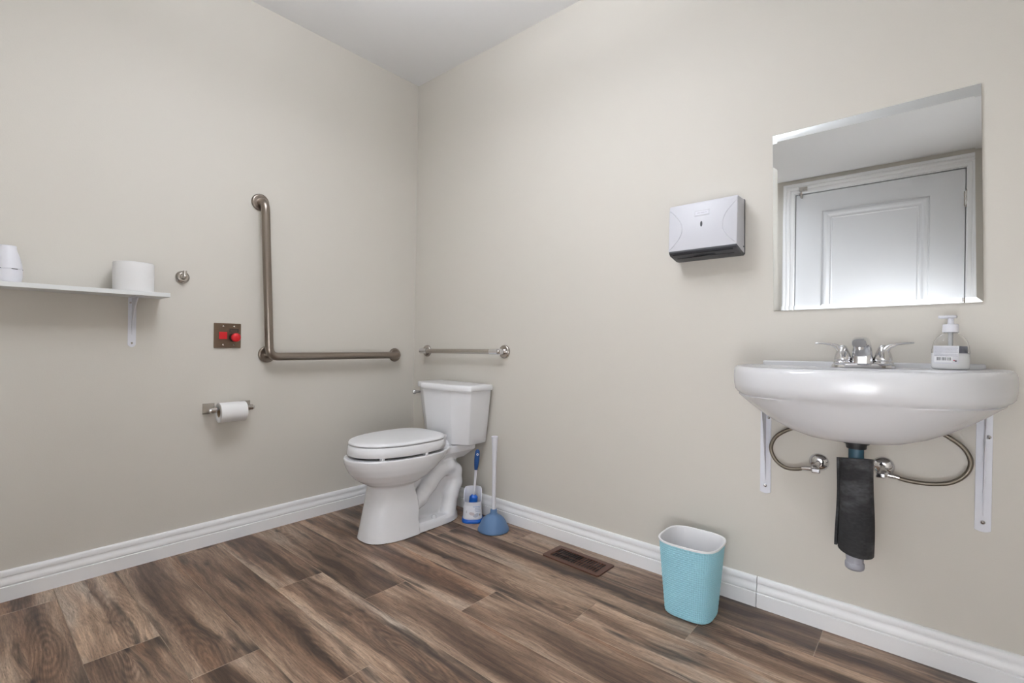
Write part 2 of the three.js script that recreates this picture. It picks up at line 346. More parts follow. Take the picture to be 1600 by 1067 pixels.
// ------------------------------------------------------------------ L shaped grab bar on the left wall
function flange(r, t, m) { return lathe([[0, 0], [r, 0], [r, t * 0.45], [r * 0.93, t * 0.85], [r * 0.8, t], [0, t]], 40); }
{
  const b = thing('grab_bar', 'brushed steel L shaped grab bar beside the toilet', 'grab bar', [0, 0, 0]);
  const so = 0.06, r = 0.0195;
  const T = V(so, 1.608, 0.9495), C = V(so, 0.856, 0.918), E = V(so, 0.856, 0.152);
  const path = new THREE.CurvePath();
  const k = 0.045;
  const dU = T.clone().sub(C).normalize(), dR = E.clone().sub(C).normalize();
  const pts = [];
  const arc = (a, c, e, n = 10) => { for (let i = 0; i <= n; i++) { const t = i / n; pts.push(new THREE.Vector3().addScaledVector(a, (1 - t) * (1 - t)).addScaledVector(c, 2 * t * (1 - t)).addScaledVector(e, t * t)); } };
  const wT = V(0.006, T.y, T.z), wE = V(0.006, E.y, E.z);
  pts.push(wT); arc(V(0.012, T.y, T.z), T, T.clone().addScaledVector(dU, -0.05));
  for (let i = 1; i < 12; i++) pts.push(T.clone().lerp(C, 0.07 + 0.84 * i / 12));
  arc(C.clone().addScaledVector(dU, k), C, C.clone().addScaledVector(dR, k));
  for (let i = 1; i < 12; i++) pts.push(C.clone().lerp(E, 0.065 + 0.86 * i / 12));
  arc(E.clone().addScaledVector(dR, -0.045), E, V(0.012, E.y, E.z)); pts.push(wE);
  mesh('tube', tube(pts, r, 260, 24), M.steel, b);
  mesh('corner_post', rod(V(0.004, 0.866, 0.908), V(so, 0.866, 0.908), 0.016), M.steel, b);
  for (const [y, z] of [[T.y, T.z], [0.866, 0.908], [E.y, E.z]]) mesh('flange', flange(0.041, 0.012).rotateZ(-Math.PI / 2).translate(0, y, z), M.steel, b);
}
// short straight bar above the toilet
{
  const b = thing('towel_bar', 'short straight polished nickel bar on the wall above the toilet tank', 'grab bar', [0.451, 0.888, 0]);
  b.rotation.z = 0.0155;
  const h = 0.3205, so = 0.052;
  mesh('tube', [rod(V(-h, 0, so), V(h, 0, so), 0.0135), new THREE.SphereGeometry(0.0135, 20, 14).translate(-h, 0, so), new THREE.SphereGeometry(0.0135, 20, 14).translate(h, 0, so)], M.nickel, b);
  for (const s of [-1, 1]) {
    mesh('flange', flange(0.036, 0.012).rotateX(Math.PI / 2).translate(s * h, 0, 0), M.nickel, b);
    mesh('post', [rod(V(s * h, 0, 0.008), V(s * h, 0, so), 0.0165, 0.0145), rod(V(s * (h - 0.058), 0, so), V(s * h, 0, so), 0.0155, 0.0165)], M.chrome, b);
  }
}

// ------------------------------------------------------------------ shelf with its bracket, and what stands on it
const SHELF_Y = 1.122;
{
  const s = thing('wall_shelf', 'narrow pale grey wall shelf on a white bracket', 'shelf', [0, 0, 0]);
  mesh('board', rbox(0.152, 0.017, 0.75, 0.0015, 0.0765, SHELF_Y - 0.0085, 1.349 + 0.375), M.shelf, s);
  for (const z of [1.443, 1.98]) {
    const br = mesh('bracket', (() => {
      const sh = new THREE.Shape(); sh.moveTo(-0.0135, 0); sh.lineTo(0.0135, 0); sh.lineTo(0.0135, -0.19); sh.absarc(0, -0.19, 0.0135, 0, -Math.PI, true); sh.lineTo(-0.0135, 0);
      const pl = new THREE.ExtrudeGeometry(sh, { depth: 0.0025, bevelEnabled: false }); pl.rotateY(Math.PI / 2); pl.translate(0.0005, SHELF_Y - 0.0175, z);
      const top = span(0.0005, 0.125, SHELF_Y - 0.02, SHELF_Y - 0.0172, z - 0.0135, z + 0.0135);
      const web = new THREE.Shape(); web.moveTo(0.002, -0.02); web.lineTo(0.1, -0.02); web.quadraticCurveTo(0.03, -0.06, 0.003, -0.17); web.lineTo(0.002, -0.17);
      const wg = new THREE.ExtrudeGeometry(web, { depth: 0.004, bevelEnabled: false }); wg.translate(0, SHELF_Y, z - 0.002);
      return [pl, top, wg];
    })(), M.whiteMetal, s);
    for (const y of [-0.04, -0.205]) mesh('screw', cyl(0.004, 0.0035, 0.002, 0, 0, 0, 12).rotateZ(-Math.PI / 2).translate(0.0038, SHELF_Y + y, z + (y > -0.1 ? 0.006 : 0)), M.nickel, br);
  }
  const roll = thing('toilet_roll', 'large white toilet roll standing on the shelf', 'toilet roll', [0.079, SHELF_Y, 1.455]);
  mesh('paper', lathe([[0.021, 0], [0.064, 0], [0.066, 0.002], [0.0662, 0.06], [0.066, 0.112], [0.063, 0.1145], [0.021, 0.1145], [0.021, 0]], 64), M.paper, roll);
  mesh('core', lathe([[0.0195, 0.001], [0.0209, 0.001], [0.0209, 0.1135], [0.0195, 0.1135], [0.0195, 0.001]], 32), M.card, roll);
  const df = thing('aroma_diffuser', 'white pear shaped diffuser at the left end of the shelf', 'diffuser', [0.085, SHELF_Y, 1.806]);
  mesh('base', lathe([[0, 0], [0.034, 0], [0.037, 0.004], [0.0395, 0.025], [0.0398, 0.0462], [0.0394, 0.0466], [0, 0.0466]], 48), M.plastic, df);
  mesh('cover', lathe([[0, 0.047], [0.0393, 0.047], [0.0397, 0.0475], [0.0375, 0.068], [0.0325, 0.09], [0.0262, 0.109], [0.0238, 0.121], [0.0245, 0.126], [0.0225, 0.1275], [0.0195, 0.1235], [0.012, 0.1195], [0, 0.119]], 48), M.plastic, df);
  for (let k = 0; k < 6; k++) {
    const a = Math.PI / 2 + 0.47 + k * Math.PI / 3, g = rbox(0.017, 0.0026, 0.002, 0.0008, 0, 0, 0.0393); g.rotateY(a); g.translate(0, 0.0466, 0);
    mesh('slot', g, M.darkGrey, df);
  }
  mesh('mist_nozzle', lathe([[0, 0.119], [0.009, 0.119], [0.009, 0.124], [0.006, 0.1265], [0, 0.1265]], 24), M.greyPlastic, df);
}
// robe hook
{
  const h = thing('robe_hook', 'small round brushed nickel robe hook beside the shelf', 'hook', [0, 1.207, 1.269]);
  mesh('backplate', lathe([[0, 0], [0.027, 0], [0.0275, 0.003], [0.025, 0.008], [0.0215, 0.009], [0.021, 0.013], [0.017, 0.016], [0, 0.016]], 40).rotateZ(-Math.PI / 2), M.nickel, h);
  mesh('hook_post', [rod(V(0.014, 0, 0), V(0.034, 0.004, 0), 0.012, 0.0105), rod(V(0.032, -0.004, 0), V(0.037, 0.026, 0), 0.009, 0.0078), new THREE.SphereGeometry(0.0105, 20, 12).translate(0.033, 0.001, 0)], M.nickel, h);
}
// emergency call plate
{
  const p = thing('call_switch', 'bronze emergency call plate with a red lens and red push button', 'switch', [0, 0.955, 1.086]);
  const plate = mesh('plate', rbox(0.006, 0.115, 0.115, 0.0028, 0.0035, 0, 0), M.bronze, p);
  // +z is left in the photo
  mesh('red_lens', rbox(0.004, 0.033, 0.034, 0.0015, 0.0075, 0.0005, 0.020), M.red, p);
  const b = mesh('button_collar', lathe([[0, 0], [0.021, 0], [0.019, 0.016], [0.016, 0.02], [0, 0.02]], 28).rotateZ(-Math.PI / 2).translate(0.006, -0.008, -0.026), M.black, p);
  mesh('push_button', lathe([[0, 0.018], [0.015, 0.018], [0.0195, 0.021], [0.0205, 0.03], [0.0175, 0.037], [0.009, 0.0395], [0, 0.04]], 32).rotateZ(-Math.PI / 2).translate(0.006, -0.008, -0.026), M.red, p);
  mesh('engraved_plate', [rbox(0.002, 0.018, 0.04, 0.0008, 0.007, 0.024, -0.026)], mat(58, 48, 40, { roughness: 0.5 }), p);
  for (const y of [0.0215, 0.0265]) mesh('engraved_line', box(0.0006, 0.002, 0.03, 0.0081, y, -0.026), M.bronze, p);
  for (const [y, z] of [[0.043, 0.019], [0.043, -0.027], [-0.043, 0.019], [-0.043, -0.027]]) {
    const s = mesh('screw', lathe([[0, 0], [0.0042, 0], [0.0036, 0.0018], [0, 0.0026]], 14).rotateZ(-Math.PI / 2).translate(0.0064, y, z), M.nickel, p);
  }
}
// paper holder with its roll
{
  const h = thing('paper_holder', 'polished nickel toilet paper holder with two square posts', 'paper holder', [0, 0.621, 0]);
  for (const z of [1.16, 1.007]) {
    const post = mesh('post', (() => {
      const sq = (x, s) => [V(x, -s, -s), V(x, s, -s), V(x, s, s), V(x, -s, s)];
      const c = z > 1.1 ? 1 : -1;
      const g = loft([sq(0.0005, 0.024), sq(0.005, 0.024), sq(0.008, 0.0215), sq(0.018, 0.016), sq(0.032, 0.0105), sq(0.062, 0.009), sq(0.068, 0.0085)], true, true);
      g.translate(0, 0, z);
      const hub = rod(V(0.068, -0.001, z + 0.011 * c), V(0.068, -0.001, z - 0.012 * c), 0.0125);
      return [g, hub];
    })(), M.nickel, h);
    mesh('end_knob', rod(V(0.068, -0.001, z + (z > 1.1 ? 0.011 : -0.011)), V(0.068, -0.001, z + (z > 1.1 ? 0.017 : -0.019)), 0.0095, 0.0075), M.chrome, post);
  }
  mesh('spindle', rod(V(0.068, -0.001, 1.15), V(0.068, -0.001, 1.017), 0.007), M.chrome, h);
  const r = thing('toilet_roll', 'half used white toilet roll hanging on the nickel holder', 'toilet roll', [0.068, 0.607, 1.0845]);
  const L = 0.055;
  mesh('paper', lathe([[0.021, -L], [0.0435, -L], [0.0445, -L + 0.001], [0.0445, L - 0.001], [0.0435, L], [0.021, L], [0.021, -L]], 56).rotateX(Math.PI / 2), M.paper, r);
  mesh('core', lathe([[0.0198, -L + 0.001], [0.0209, -L + 0.001], [0.0209, L - 0.001], [0.0198, L - 0.001], [0.0198, -L + 0.001]], 32).rotateX(Math.PI / 2), M.card, r);
}

// ------------------------------------------------------------------ toilet
{
  const t = thing('toilet', 'white two piece toilet with a raised seat in the corner', 'toilet', [0.487, 0, 0]);
  // porcelain body as one smooth surface (x across, y up, z out from the wall)
  const lerpTab = (tab, y) => {
    if (y <= tab[0][0]) return tab[0].slice(1); const n = tab.length; if (y >= tab[n - 1][0]) return tab[n - 1].slice(1);
    for (let i = 0; i < n - 1; i++) if (y <= tab[i + 1][0]) { let f = (y - tab[i][0]) / (tab[i + 1][0] - tab[i][0]); return tab[i].slice(1).map((v, k) => v + (tab[i + 1][k + 1] - v) * f); }
  };
  const egg = (tab, y0, y1, pw = 2.2) => (x, y, z) => {
    const [zb, zf, hw] = lerpTab(tab, y), zc = zb + (zf - zb) * 0.42;
    const hl = z > zc ? zf - zc : zc - zb;
    const q = (Math.abs(x / hw) ** pw + Math.abs((z - zc) / hl) ** pw) ** (1 / pw);
    const rr = Math.hypot(x, z - zc) + 1e-6, d = q > 1e-4 ? rr * (1 - 1 / q) : -Math.min(hw, hl);
    return Math.max(d, y - y1, y0 - y);
  };
  const capsule = (a, b, r0, r1) => (x, y, z) => {
    const px = x - a[0], py = y - a[1], pz = z - a[2], bx = b[0] - a[0], by = b[1] - a[1], bz = b[2] - a[2];
    const h = Math.min(1, Math.max(0, (px * bx + py * by + pz * bz) / (bx * bx + by * by + bz * bz)));
    return Math.hypot(px - bx * h, py - by * h, pz - bz * h) - (r0 + (r1 - r0) * h);
  };
  const smin = (a, b, k) => { const h = Math.max(k - Math.abs(a - b), 0) / k; return Math.min(a, b) - h * h * k * 0.25; };
  const pedE = egg([[0, 0.27, 0.668, 0.128], [0.03, 0.27, 0.662, 0.124], [0.16, 0.27, 0.636, 0.112], [0.25, 0.27, 0.622, 0.106], [0.32, 0.27, 0.62, 0.104]], -0.02, 0.3, 2.6);
  const ped = (x, y, z) => Math.max(pedE(x, y, z), 0.425 + 0.25 * Math.max(0, y - 0.16) - z - 0.25 * Math.max(0, 0.1 - Math.abs(x)));
  const foot = egg([[0, 0.115, 0.6, 0.122], [0.03, 0.117, 0.6, 0.118], [0.05, 0.128, 0.58, 0.108]], -0.02, 0.046, 3.2);
  const core = egg([[0, 0.17, 0.5, 0.05], [0.34, 0.12, 0.5, 0.05]], -0.02, 0.36, 3);
  const bowl = egg([[0.24, 0.40, 0.60, 0.08], [0.255, 0.375, 0.632, 0.11], [0.27, 0.345, 0.66, 0.131], [0.29, 0.31, 0.69, 0.15], [0.32, 0.265, 0.718, 0.167], [0.35, 0.225, 0.735, 0.176], [0.375, 0.2, 0.744, 0.181], [0.392, 0.19, 0.746, 0.182], [0.4, 0.19, 0.741, 0.179]], 0.243, 0.396, 2.15);
  const deck = (x, y, z) => {
    const hw = y < 0.36 ? 0.115 + (y - 0.36) * 0.9 : 0.115, zb = y < 0.36 ? 0.03 + (0.36 - y) * 1.1 : 0.03;
    const dx = Math.abs(x) - hw + 0.02, dz = Math.max(zb - z, z - 0.32) + 0.02, dy = Math.max(0.315 - y, y - 0.394) + 0.012;
    return Math.hypot(Math.max(dx, 0), Math.max(dz, 0)) + Math.min(Math.max(dx, dz), 0) - 0.02 > dy - 0.012 ? Math.hypot(Math.max(dx, 0), Math.max(dz, 0)) + Math.min(Math.max(dx, dz), 0) - 0.02 : dy - 0.012;
  };
  const trapPts = [[0.45, 0.12], [0.385, 0.155], [0.325, 0.215], [0.27, 0.27], [0.205, 0.285], [0.155, 0.25], [0.148, 0.19], [0.175, 0.13], [0.195, 0.04]];
  const trapR = [0.038, 0.04, 0.042, 0.044, 0.045, 0.043, 0.041, 0.04, 0.044];
  const traps = []; for (let i = 0; i < trapPts.length - 1; i++) traps.push(capsule([0.066, trapPts[i][1], trapPts[i][0]], [0.066, trapPts[i + 1][1], trapPts[i + 1][0]], trapR[i], trapR[i + 1]));
  const neck = capsule([0, 0.2, 0.2], [0, 0.37, 0.17], 0.06, 0.085);
  const cavity = egg([[0.24, 0.42, 0.56, 0.05], [0.3, 0.34, 0.65, 0.105], [0.4, 0.3, 0.705, 0.142]], 0.245, 0.6, 2.1);
  const sdf = (x, y, z) => {
    const ax = Math.abs(x);
    let d = smin(bowl(x, y, z), ped(x, y, z), 0.014);
    d = smin(d, deck(x, y, z), 0.02);
    let tr = 1e9; for (const f of traps) tr = smin(tr, f(ax, y, z), 0.012);
    let low = smin(core(x, y, z), tr, 0.012); low = smin(low, neck(x, y, z), 0.02); low = smin(low, foot(x, y, z), 0.014);
    d = smin(d, low, 0.01);
    return Math.max(d, -y + 0.0005, -cavity(x, y, z));
  };
  const N = 132, S = 0.40, C = [0, 0.205, 0.39];     // cube half size and centre
  const mc = new MarchingCubes(N, M.porcelain, false, false, 400000);
  mc.isolation = 0;
  const half = N / 2;
  for (let k = 0; k < N; k++) for (let j = 0; j < N; j++) for (let i = 0; i < N; i++) {
    const x = (i - half) / half * S + C[0], y = (j - half) / half * S + C[1], z = (k - half) / half * S + C[2];
    mc.field[i + j * N + k * N * N] = (Math.abs(x) > 0.24 || y > 0.42 || y < -0.012 || z < 0.01) ? -0.05 : -sdf(x, y, z);
  }
  mc.update();
  const P = new Float32Array(mc.positionArray.subarray(0, mc.count * 3)), Nn = new Float32Array(mc.count * 3), e = 0.0015;
  for (let i = 0; i < mc.count; i++) {
    const x = P[i * 3] = P[i * 3] * S + C[0], y = P[i * 3 + 1] = P[i * 3 + 1] * S + C[1], z = P[i * 3 + 2] = P[i * 3 + 2] * S + C[2];
    const n = V(sdf(x + e, y, z) - sdf(x - e, y, z), sdf(x, y + e, z) - sdf(x, y - e, z), sdf(x, y, z + e) - sdf(x, y, z - e)).normalize();
    Nn[i * 3] = n.x; Nn[i * 3 + 1] = n.y; Nn[i * 3 + 2] = n.z;
  }
  const bg = new THREE.BufferGeometry(); bg.setAttribute('position', new THREE.BufferAttribute(P, 3)); bg.setAttribute('normal', new THREE.BufferAttribute(Nn, 3));
  bg.setAttribute('uv', new THREE.BufferAttribute(new Float32Array(mc.count * 2), 2));
  mesh('bowl', bg, M.porcelain, t);
  for (const s of [-1, 1]) mesh('bolt_cap', lathe([[0, 0.017], [0.006, 0.0165], [0.011, 0.012], [0.013, 0.0]].reverse(), 24).translate(s * 0.098, 0.045, 0.315), M.porcelain, t);
  // tank: plan with chamfered front corners
  const plan = (y, hb, hf, zb, zs, zf, r = 0) => {
    // hb half width at back/sides, hf half width of the front panel
    const c = [[-hb, zb], [-hb, zs], [-hf, zf], [hf, zf], [hb, zs], [hb, zb]], out = [];
    const n = c.length;
    for (let i = 0; i < n; i++) {
      const p = c[i], a = c[(i + n - 1) % n], b = c[(i + 1) % n], f = 0.006;
      const la = Math.hypot(a[0] - p[0], a[1] - p[1]), lb = Math.hypot(b[0] - p[0], b[1] - p[1]);
      const pa = [p[0] + (a[0] - p[0]) * f / la, p[1] + (a[1] - p[1]) * f / la], pb = [p[0] + (b[0] - p[0]) * f / lb, p[1] + (b[1] - p[1]) * f / lb];
      for (let k = 0; k <= 4; k++) { const q = k / 4; out.push(V((1 - q) ** 2 * pa[0] + 2 * q * (1 - q) * p[0] + q * q * pb[0], y, (1 - q) ** 2 * pa[1] + 2 * q * (1 - q) * p[1] + q * q * pb[1])); }
      // points along the edge so that long faces stay regular
      for (let k = 1; k < 4; k++) { const g = k / 4; const nx = [b[0] + (p[0] - b[0]) * f / lb, b[1] + (p[1] - b[1]) * f / lb]; out.push(V(pb[0] + (nx[0] - pb[0]) * g, y, pb[1] + (nx[1] - pb[1]) * g)); }
    }
    return out;
  };
  const tk = (y, f) => plan(y, 0.175 + 0.034 * f, 0.095 + 0.018 * f, 0.022, 0.15 + 0.025 * f, 0.198 + 0.028 * f);
  mesh('tank', loft([plan(0.395, 0.16, 0.085, 0.03, 0.138, 0.182), plan(0.3965, 0.17, 0.091, 0.025, 0.146, 0.193), tk(0.402, 0.02), tk(0.45, 0.2), tk(0.52, 0.46), tk(0.6, 0.74), tk(0.65, 0.9), tk(0.684, 1)]), M.porcelain, t);
  const ld = (y, o) => plan(y, 0.2155 + o, 0.116 + o * 0.8, 0.016 - o, 0.183 + o, 0.236 + o);
  mesh('tank_lid', loft([ld(0.6845, -0.004), ld(0.6855, 0), ld(0.688, 0.0015), ld(0.7075, 0.001), ld(0.7125, -0.002), ld(0.7155, -0.008), ld(0.7165, -0.03), ld(0.717, -0.07)]), M.porcelain, t);
  mesh('flush_lever', [lathe([[0, 0], [0.014, 0], [0.0125, 0.006], [0.0, 0.007]], 24).rotateZ(Math.PI / 2).translate(-0.206, 0.652, 0.15), rod(V(-0.208, 0.652, 0.15), V(-0.222, 0.652, 0.15), 0.007),
    new THREE.SphereGeometry(0.0135, 20, 14).scale(0.75, 1, 1.1).translate(-0.232, 0.652, 0.192), rod(V(-0.222, 0.652, 0.15), V(-0.231, 0.652, 0.19), 0.0065, 0.0085)], M.chrome, t);
  // raised seat: thick ring resting on four pads, then the lid
  const eggRing = (y, zb, zf, hw, n = 72) => {
    const r = [], zc = zb + (zf - zb) * 0.43;
    for (let k = 0; k < n; k++) {
      const a = -k / n * Math.PI * 2, c = Math.cos(a), s = Math.sin(a), p = s > 0 ? 2.1 : 3.2, hl = s > 0 ? zf - zc : zc - zb;
      r.push(V(hw * Math.sign(c) * Math.abs(c) ** (2 / p), y, zc + hl * Math.sign(s) * Math.abs(s) ** (2 / p)));
    }
    return r;
  };
  const so = (y, o) => eggRing(y, 0.25 - o, 0.728 + o, 0.178 + o), si = (y, o) => eggRing(y, 0.33 - o, 0.64 + o, 0.115 + o);
  mesh('raised_seat', loft([si(0.4065, 0), so(0.4065, -0.006), so(0.408, -0.002), so(0.412, 0), so(0.43, -0.001), so(0.448, -0.004), so(0.452, -0.007), so(0.4535, -0.012), si(0.4535, 0), si(0.4065, 0)], false, false), M.seat, t);
  for (const [x, z] of [[-0.15, 0.36], [0.166, 0.43], [-0.1, 0.66], [0.118, 0.642]]) mesh('seat_pad', rbox(0.024, 0.012, 0.014, 0.002, x, 0.4015, z), M.seat, t);
  const lo = (y, o) => eggRing(y, 0.25 - o, 0.722 + o, 0.173 + o);
  mesh('seat_lid', loft([lo(0.4555, -0.008), lo(0.4562, -0.003), lo(0.4585, 0), lo(0.464, 0), lo(0.469, -0.003), lo(0.4715, -0.009), lo(0.473, -0.03), lo(0.4738, -0.08)]), M.seat, t);
  for (const s of [-1, 1]) mesh('seat_hinge', [rbox(0.03, 0.014, 0.022, 0.004, s * 0.078, 0.452, 0.243), rbox(0.024, 0.052, 0.018, 0.004, s * 0.078, 0.42, 0.24)], M.seat, t);
}

// ------------------------------------------------------------------ toilet brush, its holder, plunger
{
  const hd = thing('brush_holder', 'white brush holder with a blue foot and printed band beside the toilet', 'brush holder', [0.664, 0, 0.118]);
  hd.rotation.y = 0.75;              // opening turned to the room
  const a = 0.05, b = 0.047, n = 64;
  const slant = (z, y) => { const f = Math.min(1, Math.max(0, (b * 0.55 - z) / (b * 1.35))); const sm = f * f * (3 - 2 * f); return 0.107 + 0.062 * sm; };
  const ring = (s, y, frac) => superRing(0, 0, 0, a * s, b * s, 3, n).map(p => V(p.x, frac === undefined ? y : 0.02 + (slant(p.z) - 0.02) * frac + (y || 0), p.z));
  const T = 0.93;
  const out = [ring(1.0, 0, 0), ring(0.985, 0, 0.3), ring(0.965, 0, 0.6), ring(0.945, 0, 0.97), ring(0.955, 0, 0.985), ring(0.955, 0.001, 1), ring(0.90, 0.001, 1), ring(0.885, 0, 0.96), ring(0.9, 0, 0.5), ring(0.91, 0.004, 0.02)];
  mesh('cup', loft(out, true, true), M.plastic, hd);
  mesh('blue_foot', loft([superRing(0, 0, 0, a * 1.1, b * 1.1, 3), superRing(0, 0.003, 0, a * 1.13, b * 1.13, 3), superRing(0, 0.016, 0, a * 1.1, b * 1.1, 3), superRing(0, 0.0195, 0, a * 1.04, b * 1.04, 3)]), M.blue, hd);
  const lab = canvasTex(512, 160, (c, w, h) => {
    c.fillStyle = '#e3e4ea'; c.fillRect(0, 0, w, h);
    c.fillStyle = '#8e9cb8'; for (const [x, y, ww] of [[70, 26, 150], [60, 46, 165], [60, 66, 150]]) for (let k = 0; k < ww; k += 12) c.fillRect(x + k, y, 8 + (k * 7 % 4), 9);
    c.fillStyle = '#b7bcc8'; c.beginPath(); c.ellipse(190, 120, 60, 26, 0.2, 0, 7); c.fill();
    c.fillStyle = '#c9bfc4'; c.beginPath(); c.ellipse(260, 100, 34, 20, -0.4, 0, 7); c.fill();
    c.fillStyle = '#9a8c7c'; c.beginPath(); c.ellipse(92, 116, 20, 14, 0, 0, 7); c.fill();
    c.fillStyle = '#4a4f52'; c.fillRect(352, 60, 10, 34); c.fillStyle = '#5f86c0'; c.fillRect(60, 8, 190, 5);
  });
  // printed band wrapped round the front of the cup
  const bandR = f => superRing(0, 0, 0, a * (1.0 - 0.035 * f) + 0.0012, b * (1.0 - 0.035 * f) + 0.0012, 3, 96).slice(54, 91).map(p => V(p.x, 0.026 + 0.064 * f, p.z)).reverse();
  const bg = loft([bandR(0), bandR(0.5), bandR(1)], false, false, false);
  mesh('printed_band', bg, new THREE.MeshStandardMaterial({ map: lab, roughness: 0.4, side: THREE.DoubleSide }), hd);
  const br = thing('toilet_brush', 'toilet brush with a dark blue grip standing in its holder', 'toilet brush', [0.664, 0, 0.118]);
  const A = V(0.0, 0.02, 0.004), B = V(0.027, 0.375, -0.004), at = f => A.clone().lerp(B, f);
  mesh('brush_head', [rod(at(0.0), at(0.3), 0.024, 0.022, 32), rod(at(0.3), at(0.33), 0.022, 0.012, 32)], M.blue, br);
  mesh('shaft', rod(at(0.31), at(0.72), 0.0055, 0.0075), M.plastic, br);
  const gp = [[0, 0], [0.0085, 0.0], [0.0115, 0.02], [0.0138, 0.05], [0.0135, 0.075], [0.0115, 0.098], [0.007, 0.106], [0, 0.108]];
  mesh('grip', aim(lathe(gp, 32), at(0.705), B), M.gripBlue, br);
  const e = new THREE.TorusGeometry(0.0045, 0.0018, 10, 20); e.rotateY(0.9); const q = at(0.94); e.translate(q.x + 0.0098, q.y, q.z + 0.0078);
  mesh('hang_eyelet', e, M.plastic, br);
  const pl = thing('plunger', 'plunger with a blue grey rubber cup and white handle', 'plunger', [0.836, 0, 0.14]);
  mesh('rubber_cup', lathe([[0.066, 0.012], [0.075, 0.001], [0.079, 0.003], [0.0785, 0.01], [0.074, 0.02], [0.068, 0.032], [0.062, 0.046], [0.052, 0.06], [0.037, 0.072], [0.022, 0.08], [0.0175, 0.088], [0.016, 0.105], [0.0145, 0.107], [0, 0.107]], 56), M.rubber, pl);
  mesh('handle', lathe([[0, 0.09], [0.0125, 0.09], [0.0125, 0.11], [0.0105, 0.115], [0.0095, 0.22], [0.0098, 0.32], [0.0125, 0.4], [0.0165, 0.462], [0.0172, 0.468], [0.0155, 0.4705], [0, 0.466]], 32), M.plastic, pl);
}

// ------------------------------------------------------------------ floor register
{
  const v = thing('floor_vent', 'brown metal floor vent between the toilet and the waste bin', 'vent', [1.337, 0, 0.142]);
  v.rotation.y = -0.03;
  const hw = 0.144, hd = 0.066, sh = new THREE.Shape();
  const rr = (s, w, d, r) => { s.moveTo(-w + r, -d); s.lineTo(w - r, -d); s.absarc(w - r, -d + r, r, -Math.PI / 2, 0); s.lineTo(w, d - r); s.absarc(w - r, d - r, r, 0, Math.PI / 2); s.lineTo(-w + r, d); s.absarc(-w + r, d - r, r, Math.PI / 2, Math.PI); s.lineTo(-w, -d + r); s.absarc(-w + r, -d + r, r, Math.PI, Math.PI * 1.5); return s; };
  rr(sh, hw, hd, 0.01); const hole = new THREE.Path(); rr(hole, hw - 0.024, hd - 0.022, 0.004); sh.holes.push(hole);
  const fg = new THREE.ExtrudeGeometry(sh, { depth: 0.0025, bevelEnabled: true, bevelSize: 0.0015, bevelThickness: 0.0015, bevelSegments: 2 }); fg.rotateX(-Math.PI / 2); fg.translate(0, 0.0017, 0);
  mesh('frame', fg, M.vent, v);
  mesh('duct_damper', box(2 * (hw - 0.02), 0.0012, 2 * (hd - 0.02), 0, 0.0008, 0), M.black, v);
  for (let i = 0; i < 17; i++) { const g = box(0.0045, 0.0014, 2 * (hd - 0.021), 0, 0, 0); g.rotateZ(i < 9 ? 0.7 : -0.5); g.translate(-hw + 0.032 + i * 0.0137, 0.0042, 0); mesh('louvre', g, M.vent, v); }
  mesh('cross_bar', box(2 * (hw - 0.024), 0.0012, 0.003, 0, 0.0058, 0.008), M.vent, v);
}

